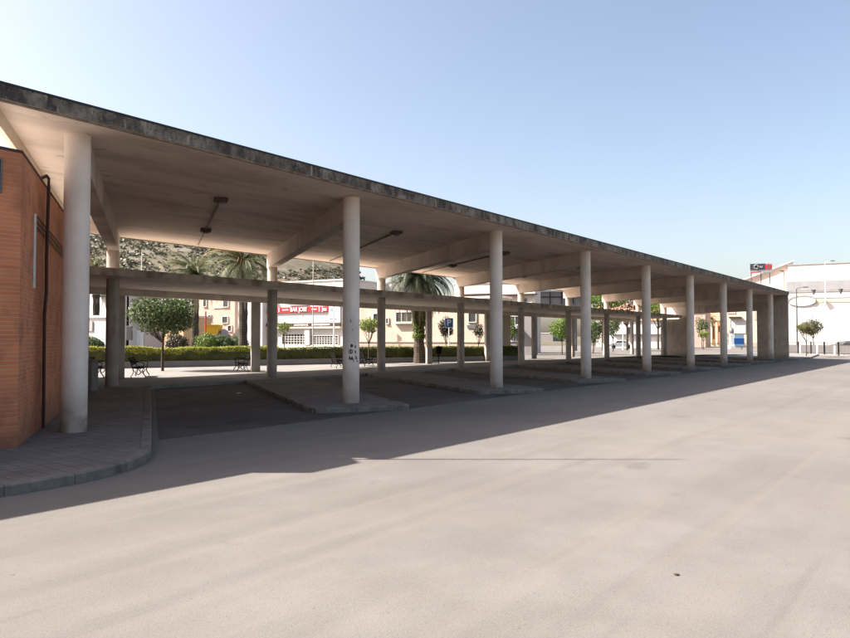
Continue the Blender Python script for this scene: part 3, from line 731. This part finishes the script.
# left white house, boundary wall
t = bldg('white_house', 70, 121, 58, 284, 3, M['white'], 'white house with small dark window seen left of the first rear column')
win(t, 94.5,98,308,313); panel(t, 101.5,107,295.5,297.5,M['steel'],'awning',.03,.8); win(t, 130-20,116,300,309)
t = bldg('garden_wall', 60, 118, 47, 318, .3, M['white'], 'tall white garden wall with bright coping at far left', cat='wall')
panel(t, 88,95,321,331,M['greyband'],'notice_board')
t = bldg('pale_house', 121.5, 148, 59, 286, 2, M['pale'], 'pale pinkish house between the utility pole and the orange tree')
win(t, 136,140,300,307); panel(t,132,147,330,348,M['whitepaint'],'gate')
t = bldg('ochre_house', 146.5, 199, 62, 318, 2, M['ochre'], 'low ochre house behind the orange tree with dark doors', M['cream'])
win(t, 152,160,331,333.5,m=M['brownband'],frame=False); win(t,197,201,326,334); win(t,170,178,322,331)
t = bldg('pink_house', 194, 238, 72, 288, 3, M['pink'], 'pink house with small dark windows behind the yellow skip', M['cream'])
win(t, 225,230.5,298,307); win(t, 207,210,315,320); win(t,224,230,317,323); panel(t,213,229,307.2,308.2,M['creamlip'],'string_course'); win(t,201,204.5,299,306); win(t,230.5,234.5,326,331,m=M['brownband'])
t = bldg('white_house', 236, 264, 66, 291, 3, M['white'], 'white house with outside stair behind the palm trunk')
win(t, 240,244,299,302); win(t, 241,245,308,311); panel(t,238.2,239.4,296,330,M['greyband'],'downpipe')
win(t, 241,244,322,327,m=M['tan'])
t2 = thing('garden_slope', (at(235,60),60,0), 'pale sloping ramp wall in front of the white stair house', 'wall')
mb = MB(); xa, xb = at(226,60), at(243,60); mb.add([(xa,60,0),(xb,60,0),(xb,60,3.1),(xa,60,1.4),(xa,60.3,0),(xb,60.3,0),(xb,60.3,3.1),(xa,60.3,1.4)], [(0,1,2,3),(5,4,7,6),(3,2,6,7),(0,3,7,4),(1,5,6,2)]); mb.build('wall', M['creamlip'], t2)
# skip
X = at(213.5,58); t = thing('rubbish_skip', (X,58,0), 'yellow skip beside a covered grey pile under the pink house', 'skip')
mb = MB(); mb.add([(X-.5,57.4,2.1),(X+.5,57.4,2.1),(X+.62,57.4,2.9),(X-.62,57.4,2.9),(X-.5,58.6,2.1),(X+.5,58.6,2.1),(X+.62,58.6,2.9),(X-.62,58.6,2.9)], [(0,1,2,3),(5,4,7,6),(0,3,7,4),(1,5,6,2),(0,4,5,1)]); mb.build('body', M['yellow'], t)
mb = MB(); mb.box((X,57.36,2.87),(1.34,.08,.08)); mb.build('rim', M['yellow'], t)
mb = MB(); mb.box((X,58,1.04),(1.2,1.3,2.08)); mb.build('stand', M['tan'], t)
X = at(224,58); mb = MB()
for dx, s_, z in ((-.3,.55,2.0),(.25,.5,1.9),(0,.45,2.3),(.5,.4,1.5),(-.1,.8,1.2),(.1,.9,.6)):
    mb.tube([(X+dx,58,z-s_*.8),(X+dx+.03,58,z-s_*.5),(X+dx,58,z+s_*.2),(X+dx,58,z+s_*.6)], [s_*.7,s_*.85,s_*.7,s_*.15], 9)
tag(mb.build('covered_pile', M['tan'], loc=(X,58,0), smooth=True), 'grey-lilac tarpaulin-covered pile right of the yellow skip', 'pile')
mb = MB(); X = at(205.6,57); mb.tube([(X,57,0),(X,57,4.0)], .06, 8); tag(mb.build('red_post', M['red'], loc=(X,57,0)), 'thin red post left of the yellow skip', 'post')
# bar
t = bldg('bar_building', 257, 346, 64, 293.5, 4, M['white'], 'white bar building with a red sign strip and gridded windows', M['white'])
sg = panel(t, 260.5, 332, 307, 312.4, M['red'], 'sign', .05, .1)
Y = 64-.17
def word(tx, xc, yc, size, m, par, sx=1): 
    X, z = at(xc,64,yc); text_mesh(tx, size, (X, Y-.02, z), (1,0,0), m, 'lettering', par, .012, sx=sx)
word('BAR JOSE', 299.5, 309.6, .52, M['whitepaint'], sg, .80)
word('C', 264, 309.6, .5, M['whitepaint'], sg); word('Jos', 327.5, 309.6, .5, M['whitepaint'], sg, .8)
mb = MB()
for xc, w in ((284.8,.62),(316.5,.5)):
    X, z = at(xc,64,309.6); mb.box((X,Y,z), (w,.03,.10))
for xc in (277.3,322): 
    X, z = at(xc,64,309.6); mb.box((X,Y,z), (.09,.03,.42))
mb.build('rules', M['whitepaint'], sg)
ws = panel(t, 332.2, 343.5, 303.5, 324, M['whitepaint'], 'notice_sign', .06, .1)
mb = MB(); X, z = at(335,64,310.5); mb.box((X,64-.17,z), (.22,.02,.18)); mb.build('mark', M['teal'], ws)
mb = MB()
for k, (xx, yy, w) in enumerate(((334,315,.14),(336.5,315,.12),(339,315,.14),(336,319.5,.7),(335.5,321.5,.5))):
    X, z = at(xx,64,yy); mb.box((X,64-.17,z), (w,.02,.05))
mb.build('lettering', M['steel'], ws)
aw = panel(t, 288, 309, 301, 305.6, M['tan'], 'awning', .05, .08)
bd = panel(t, 258, 344, 323.2, 326.6, M['brownband'], 'fascia_band', .05, .12)
mb = MB(); rng = random.Random(3)
for a_, b_ in ((294.5,309.5),(314,333)):
    xx = a_
    while xx < b_:
        w = rng.uniform(.55,1.0); X, z = at(xx+w/2,64,324.9); h = rng.uniform(.11,.17); mb.box((X,64-.18,z), (w*.0927*.75,.02,h)); xx += w+.25
mb.build('lettering', M['whitepaint'], bd)
panel(t, 258, 345, 326.8, 328.6, M['creamlip'], 'ledge', .03, .35)
win(t, 280.5, 306.5, 334.3, 344, (8,4)); win(t, 312.5, 341, 336, 344, (10,4)); panel(t, 306.8, 312, 327.5, 345, M['white'], 'pillar', .03, .25)
win(t, 259,264,330,337,(2,2)); panel(t, 258,345, 345.2,352, M['cream'], 'base', .03,.2)
# hall behind the bar
t = bldg('white_hall', 272, 352, 86, 281.5, 14, M['cream'], 'long low white hall with a pale roof behind the bar')
t3 = bldg('pale_house', 352, 392, 92, 283, 8, M['white'], 'bright white house above the low canopy right of the graffitied column', M['greyband'])
win(t3, 362,366,285,288); win(t3, 370,374,285,288)
t3 = bldg('low_house', 158, 196, 100, 277, 8, M['pale'], 'pale flat-roofed house at the foot of the hill, above the low canopy')
# beige long building
t = bldg('beige_building', 346.5, 497, 57, 300, 2, M['beige'], 'long beige building with darker base behind the dark palm', M['cream'])
w = win(t, 396, 412, 312, 321.5, (3,1)); panel(t,394.5,413.5,322.3,323.6,M['creamlip'],'sill',.03,.3)
win(t, 372,376,313,320); win(t,385.5,387.5,318,323,m=M['steel']); 
pn = win(t, 467.5,474,313.5,322.5); panel(t,466,474.2,325.6,328.6,M['steel'],'wall_box'); win(t,489,492.5,317,320)
panel(t, 346.6, 496.8, 341.3, 342, M['creamlip'], 'skirting', .03, .06)
t = bldg('rose_building', 455, 532, 84, 283, 2, M['pale'], 'pale rose building with roof ledges seen above the low canopy', M['pale'])
panel(t,462,497,293.5,294.5,M['brownband'],'ledge',.03,.6); panel(t,497,534,295,296.2,M['brownband'],'ledge',.03,.6); win(t,505,510,299,303); win(t,520,525,299,303)
t = bldg('shop_building', 497, 530, 74, 304, 2, M['grey'], 'grey shopfront with dark window band and white awnings', M['white'])
win(t, 500,520,316.5,324.5,(4,1)); panel(t,503,519,325.2,329,M['whitepaint'],'awning',.03,.9); win(t,500,518,331,341,(8,1),m=M['steel'])
t = thing('grey_hoarding', (at(559,98),98,0), 'grey elevated hoarding with black railing seen above the low canopy', 'hoarding')
mb = MB(); Xa, z1 = at(533,98,292); Xb, z0 = at(586,98,308); mb.box(((Xa+Xb)/2,98,(z0+z1)/2), (Xb-Xa,.3,z1-z0)); mb.build('panel', M['grey'], t)
mb = MB(); mb.box(((Xa+Xb)/2,97.9,z1+.1), (Xb-Xa+.3,.6,.2)); mb.build('coping', M['greyband'], t)
for xx in (536, 575.5):
    mb = MB(); mb.tube([(at(xx,98),98,0),(at(xx,98),98,z0)], .22, 10); mb.build('post', M['steel'], t)
mb = MB()
for xx in (538,550,561.5,573,584): X, z = at(xx,98,297); mb.box((X,97.75,z), (.12,.1,2.0))
Xc, z = at(537,98,297); Xd = at(585,98); mb.box(((Xc+Xd)/2,97.76,z), (Xd-Xc,.08,.12))
mb.build('railing', M['black'], t)
t = bldg('far_house', 535, 552, 210, 333.5, 10, M['grey'], 'low grey house far across the plaza')
t = bldg('far_house', 598, 628, 150, 313, 10, M['pale'], 'pale house with stacked ledges beyond the white pole', 'tile'); panel(t,600,626,325,326,M['brownband'],'ledge',.03,.8); win(t,612,616,328,336)
t = bldg('far_house', 612, 664, 130, 321, 10, M['white'], 'long low white house behind the sixth low-canopy post', 'tile'); win(t,629,632,327,334); panel(t,616,660,334,335,M['steel'],'ledge',.03,.6)
t = bldg('terracotta_house', 650, 700, 140, 312, 10, M['pink'], 'terracotta house with tiled eaves left of the far block wall', 'tile'); win(t,655,657,316,321); panel(t,651,663,319.5,320.4,M['brownband'],'ledge',.03,.8); panel(t,651,663,326.5,327.5,M['white'],'ledge',.03,.5)
# parked car, white, on far plaza
# ochre pilaster building and neighbours
t = bldg('pilastered_building', 699, 723, 158, 321, 12, M['ochre'], 'ochre building with pale and terracotta pilasters through the end opening', 'tile')
for k, xx in enumerate((701.5,706,710.5,715,719.5)): panel(t, xx,xx+1.3,322.5,343,M['pale'],'pilaster',.03,.4)
for k, xx in enumerate((703.6,708,712.6,717)): win(t, xx,xx+1.2,326,339,frame=False,m=M['brownband'])
panel(t,716.8,721,332,344,M['pink'],'door')
t = bldg('cream_house', 726, 762, 150, 308, 10, M['warm'], 'cream house with recessed balcony through the end opening', M['cream'])
win(t,731,737,309.5,313,m=M['pink']); panel(t,732,742,316.6,317.8,M['brownband'],'ledge',.03,.8); win(t,733,745,320,333,(3,1),m=M['frame']); panel(t,752.5,758,309,320,M['pink'],'panel')
rb = panel(t,758.6,759.8,309,320,M['red'],'red_banner',.03,.5)
# blue information board
X = at(739,112); t = thing('information_board', (X,112,0), 'blue and light-blue board on one leg beyond the end opening', 'board')
mb = MB(); mb.box((X,112,1.35),(1.65,.1,1.0)); mb.build('panel', M['blue'], t); mb = MB(); mb.box((X,112,.67),(1.6,.09,.34)); mb.build('lower_panel', M['lightblue'], t); mb = MB(); mb.box((X,112.02,2.15),(1.6,.08,.55)); mb.build('upper_panel', M['lightblue'], t)
mb = MB(); mb.tube([(X+.4,112,0),(X+.4,112,.5)], .1, 8); mb.build('leg', M['steel'], t)
# statue on a white pedestal
X = at(731.5,118); t = thing('monument', (X,118,0), 'slim white monument with dark top left of the blue board', 'monument')
mb = MB(); mb.prism([(X-.45,117.55),(X+.45,117.55),(X+.45,118.45),(X-.45,118.45)],0,.6); mb.prism([(X-.3,117.7),(X+.3,117.7),(X+.3,118.3),(X-.3,118.3)],.601,2.6); bev(mb.build('pedestal', M['whitepaint'], t),.03)
mb = MB(); mb.tube([(X,118,2.6),(X,118,2.9),(X+.05,118,3.3),(X,118,3.6)], [.3,.4,.34,.12], 12); mb.build('urn', M['steel'], t, smooth=True)

# right: white hall, cladding band, wall
t = bldg('large_white_hall', 800, 905, 104, 290.5, 14, M['white'], 'very large bright white hall behind the railing at right', M['white'], yaw=27)
bnd = panel(t, 801, 905, 279.5, 289.5, M['greyband'], 'canopy_band', .05, .12)
for xx in (822.5,843.5,864):
    X, z = at(xx,104,291.3); mb = MB(); mb.tube([(X,102.9,z+.35),(X,102.9,z-.45)], [.3,.05], 8); mb.build('floodlight', M['steel'], t)
panel(t, 822, 905, 298.8, 301.6, M['hedgey'] if False else flat('pale_yellow_stripe', (.74,.70,.38)), 'yellow_stripe', .03, .05)
panel(t, 822, 905, 296.2, 297.2, flat('lilac_stripe', (.52,.50,.62)), 'lilac_stripe', .03, .05)
# oval outline emblem on the wall
mb = MB(); pts = []
for k in range(33):
    a = 6.283*k/32; X, z = at(813+11.5*math.cos(a),104,299.5-5.6*math.sin(a)); pts.append((X,103.9,z))
for a_, b_, rr in ((0,17,.05),(17,28,.08),(28,33,.16)): mb.tube(pts[a_:b_+1 if b_ < 33 else 33], rr, 6)
mb.build('oval_emblem', M['greyband'], t)
t = bldg('upper_hall', 803, 905, 138, 262.5, 14, M['pale'], 'pale upper hall with sloping roof rising behind the large white hall', M['greyband'])
panel(t, 803, 905, 276, 283, M['cream'], 'band', .03, .3)
t = thing('sloping_hall', (at(765,150),150,0), 'white hall with roof sloping up to the right under the billboard', 'building'); t.rotation_euler = (0,0,-rad(25)); t.scale = (1/math.cos(rad(25)),1,1)
mb = MB(); ps = [at(735,150,284), at(752,150,277), at(788,150,262.5), at(788,150,340), at(735,150,340)]
v1 = [(p[0],150,p[1]) for p in ps]; v2 = [(p[0],160,p[1]) for p in ps]; mb.add(v1+v2, [(4,3,2,1,0),(5,6,7,8,9),(0,1,6,5),(1,2,7,6),(2,3,8,7),(4,0,5,9)]); mb.build('wall', M['pale'], t)
mb = MB()
v1 = [at(733,150,284.2), at(752,150,276.4), at(789,150,261.0), at(789,150,262.4), at(752,150,277.9), at(733,150,285.6)]
mb.add([(p[0],149.5,p[1]) for p in v1]+[(p[0],160.4,p[1]) for p in v1], [(5,4,1,0),(4,3,2,1),(0,1,7,6),(1,2,8,7),(3,4,10,9),(4,5,11,10),(2,3,9,8),(0,6,11,5)]); mb.build('roof', M['white'], t)
# billboard
t = thing('billboard', (at(762,146),146,0), 'rooftop billboard with black panel, white disc and red lettering', 'billboard'); t.rotation_euler = (0,0,-rad(15))
mb = MB(); X0, z1 = at(751.5,146,263.5); X1, z0 = at(772,146,272.5); mb.box(((X0+X1)/2,146,(z0+z1)/2), (X1-X0,.3,z1-z0)); bp_ = mb.build('panel', M['greyband'], t)
mb = MB(); X1, z0 = at(765.5,146,269.5); mb.box(((X0+X1)/2,145.82,(z0+z1)/2), (X1-X0,.05,z1-z0)); mb.build('dark_field', flat('billboard_dark', (.05,.06,.085), .6), bp_)
mb = MB(); c = at(757.2,146,266.6); mb.tube([(c[0]+.42*math.cos(k*.55),145.76,c[1]+.42*math.sin(k*.55)) for k in range(11)], .12, 6)
c = at(761.5,146,266.8); mb.box((c[0],145.76,c[1]),(.7,.05,.3)); mb.build('emblem', M['greyband'], bp_)
mb = MB(); c = at(768.8,146,266.5); 
for dx, w, h in ((-.55,.3,.9),(-.1,.25,1.1),(.35,.3,.8)): mb.box((c[0]+dx,145.8,c[1]),(w,.06,h))
c = at(756,146,272.2); mb.box((c[0],145.8,c[1]),(1.6,.06,.16)); mb.build('red_marks', M['red'], bp_)
mb = MB(); 
for xx in (753,762,770): X, z = at(xx,146,273); mb.box((X,146.3,z-1),(.15,.15,2.6))
mb.build('supports', M['steel'], t)

# fence at the right
F0, F1 = Vector((at(786,79),79,0)), Vector((at(870,67),67,0)); FD = (F1-F0).normalized(); FL = (F1-F0).length
t = thing('railing', F0, 'grey metal railing with dark posts along the pavement at right', 'railing')
mb = MB(); mb.tube([F0+Vector((0,0,1.35)), F1+Vector((0,0,1.35))], .03, 6); mb.tube([F0+Vector((0,0,.25)), F1+Vector((0,0,.25))], .025, 6); mb.build('rails', M['steel'], t)
mb = MB(); k = 0
while k*.14 < FL: p = F0+FD*(k*.14); mb.box(p+Vector((0,0,.8)), (.022,.022,1.1)); k += 1
mb.build('bars', M['steel'], t)
for k in range(int(FL/2)+1):
    mb = MB(); mb.box(F0+FD*(k*2)+Vector((0,0,.72)), (.1,.1,1.44)); mb.build('post', M['iron'], t)
mb = MB(); mb.prism([F0+Vector((0,.3,0)),F1+Vector((0,.3,0)),F1+Vector((0,.6,0)),F0+Vector((0,.6,0))],0,1.05); tag(mb.build('parapet_wall', M['grey'], loc=F0), 'low grey wall just behind the metal railing at right', 'wall')
mb = MB(); mb.prism([F0-Vector((2,3,0)),F1-Vector((-2,2.6,0)),F1+Vector((2,1,0)),F0+Vector((-2,1,0))],-.1,.10); struct('pavement', mb, M['plaza'], 'sunlit pavement strip in front of the railing', 'pavement')
for k, (x, Y, lab) in enumerate([(800,75.6,'white bollard nearest the canopy end wall'),(817,72.8,'white bollard in the middle of the railing'),(834.5,70.4,'white bollard furthest right by the railing')]):
    X = at(x,Y); mb = MB(); mb.tube([(X,Y,.1),(X,Y,.95),(X,Y,1.02)], [.09,.09,.05], 12); tag(mb.build('bollard', M['whitepaint'], loc=(X,Y,.1), smooth=True), lab, 'bollard', 'white bollards before the railing')

# parked cars
def car(x, Y, m, label, rz=0):
    X = at(x,Y); t = thing('parked_car', (X,Y,0), label, 'car')
    prof = [(-2.1,.35),(-2.12,.75),(-1.9,.95),(-1.25,1.02),(-.75,1.42),(.55,1.46),(1.2,1.05),(1.95,.92),(2.1,.7),(2.08,.35)]
    def side(y, s=1): return [(X+px, Y+y, pz) for px, pz in prof]
    mb = MB(); a = side(-.85); b = side(.85); n = len(prof)
    for i, q in enumerate(prof):
        if q[1] > 1.1: a[i] = (a[i][0],Y-.68,a[i][2]); b[i] = (b[i][0],Y+.68,b[i][2])
    mb.add(a+b, [list(range(n)), [n+i for i in range(n)][::-1]]+[[i,n+i,n+(i+1)%n,(i+1)%n] for i in range(n)]); bev(mb.build('body', m, t),.04)
    mb = MB(); mb.add([(X-1.1,Y-.86,1.04),(X+1.05,Y-.86,1.04),(X+.5,Y-.72,1.38),(X-.7,Y-.72,1.36)], [(0,1,2,3)]); mb.build('window', M['glass'], t)
    for px in (-1.35,1.3):
        mb = MB(); mb.tube([(X+px,Y-.88,.33),(X+px,Y-.66,.33)], .33, 18); mb.build('wheel', M['black'], t)
    t.rotation_euler = (0,0,rz)
    return t
car(848,88,M['steel'],'dark grey car behind the railing at the right edge')
car(620,120,M['whitepaint'],'white car parked far across the plaza by the white pole')

# ------------------------------------------------------------------ hill
def lerp(pts, x):
    for (a, b), (c, d) in zip(pts, pts[1:]):
        if a <= x <= c: return b+(d-b)*(x-a)/(c-a)
    return pts[0][1] if x < pts[0][0] else pts[-1][1]
# ridge height (m) along X at the ridge line, Y about 300
ridge = [(-420,40),(-260,50),(-150,46.5),(-105,49),(-70,44),(-48,40),(-35,36),(-28,27),(-20,14),(-8,7),(5,5),(60,3),(200,4),(420,6)]
def hz(X, Y):
    t = (Y-130)/170; 
    if t <= 0: return -.5
    env = t*t*(3-2*t) if t < 1 else max(0, 1-(Y-300)/260)
    n = noise.fractal(Vector((X*.02, Y*.02, 0)), 1.0, 2.0, 5)*5*min(1,t)
    return lerp(ridge, X*300/max(Y,200))*env+n*min(1, lerp(ridge, X)/30)-.5
mb = MB(); nx, ny = 170, 64; vs = []
for j in range(ny+1):
    for i in range(nx+1):
        X = -420+700*i/nx; Y = 125+330*j/ny; vs.append((X, Y, hz(X,Y)))
mb.add(vs, [(j*(nx+1)+i, j*(nx+1)+i+1, (j+1)*(nx+1)+i+1, (j+1)*(nx+1)+i) for j in range(ny) for i in range(nx)])
struct('hill', mb, M['hill'], 'dry scrubby hillside behind the houses', 'hill', smooth=True)
sb = MB(); rng = random.Random(9)
for k in range(6500):
    Y = rng.uniform(150, 310); X = rng.uniform(-.62*Y, -.08*Y)
    if noise.noise(Vector((X*.03, Y*.03, 7))) < -.30: continue
    r = rng.uniform(.4,1.4); z = hz(X,Y)
    for q in range(9):
        d = Vector((rng.gauss(0,.5), rng.gauss(0,.5), rng.uniform(.1,.8))); p = Vector((X,Y,z))+d*r
        n_ = Vector((rng.gauss(0,1), rng.gauss(0,1)-.6, rng.gauss(0,1)+.6)).normalized(); x = n_.cross(Vector((0,0,1))).normalized(); y = n_.cross(x); s_ = r*.42
        sb.add([p-x*s_, p-y*s_*.7, p+x*s_, p+y*s_*.7], [(0,1,2,3)])
tag(sb.build('scrub', M['scrub']), 'scattered dark scrub bushes over the dry hillside', 'scrub', kind='stuff')

# little litter / pebbles on the forecourt
for k, (x, y) in enumerate([(674,573),(291,405)]):
    r_ = 1.75/((y-338.6)/690.6); p = Vector((at(x,r_), r_, .006))
    mb = MB(); rng = random.Random(k); n = 7
    mb.prism([(p.x+.018*math.cos(i*.9)*rng.uniform(.6,1.3), p.y+.014*math.sin(i*.9)*rng.uniform(.6,1.3)) for i in range(n)], .005, .012)
    tag(mb.build('fallen_leaf', M['trunk'] if k == 0 else M['creamlip'], loc=p), ['small dark scrap lying alone on the open sunlit asphalt at right','pale scrap lying in the shade beside the second platform kerb'][k], 'litter')

# ------------------------------------------------------------------ camera, light, render
cam = bpy.data.cameras.new('camera'); co = bpy.data.objects.new('camera', cam); COL.objects.link(co)
co.location = (0,0,1.75); co.rotation_euler = (math.pi/2+.0284, 0, 0)
cam.sensor_width = 36; cam.lens = 690.6/850*36; cam.clip_end = 3000; cam.clip_start = .05
S.camera = co
EL = rad(43.3)
sun = bpy.data.lights.new('sun', 'SUN'); so = bpy.data.objects.new('sun', sun); COL.objects.link(so)
sun.energy = 5.0; sun.angle = rad(.55); sun.color = (1, .925, .85)
so.rotation_euler = Vector((math.cos(EL), 0, -math.sin(EL))).to_track_quat('-Z','Y').to_euler()
w = bpy.data.worlds.new('World'); S.world = w; w.use_nodes = True
nt = w.node_tree; bg = nt.nodes['Background']; sk = nt.nodes.new('ShaderNodeTexSky')
sk.sky_type = 'NISHITA'; sk.sun_disc = False; sk.sun_elevation = EL; sk.sun_rotation = rad(270); sk.air_density = .9; sk.dust_density = 3.0; sk.ozone_density = .6
wb = nt.nodes.new('ShaderNodeMix'); wb.data_type = 'RGBA'; wb.blend_type = 'MULTIPLY'; wb.inputs[0].default_value = 1
wb.inputs[7].default_value = (1.07, .975, .89, 1)      # daylight white balance of the hazy sky
nt.links.new(sk.outputs[0], wb.inputs[6]); nt.links.new(wb.outputs[2], bg.inputs[0]); bg.inputs[1].default_value = .098
S.view_settings.view_transform = 'Standard'; S.view_settings.look = 'None'; S.view_settings.exposure = 1.58; S.view_settings.gamma = 1
S.render.engine = 'CYCLES'
S.cycles.max_bounces = 8; S.cycles.diffuse_bounces = 5
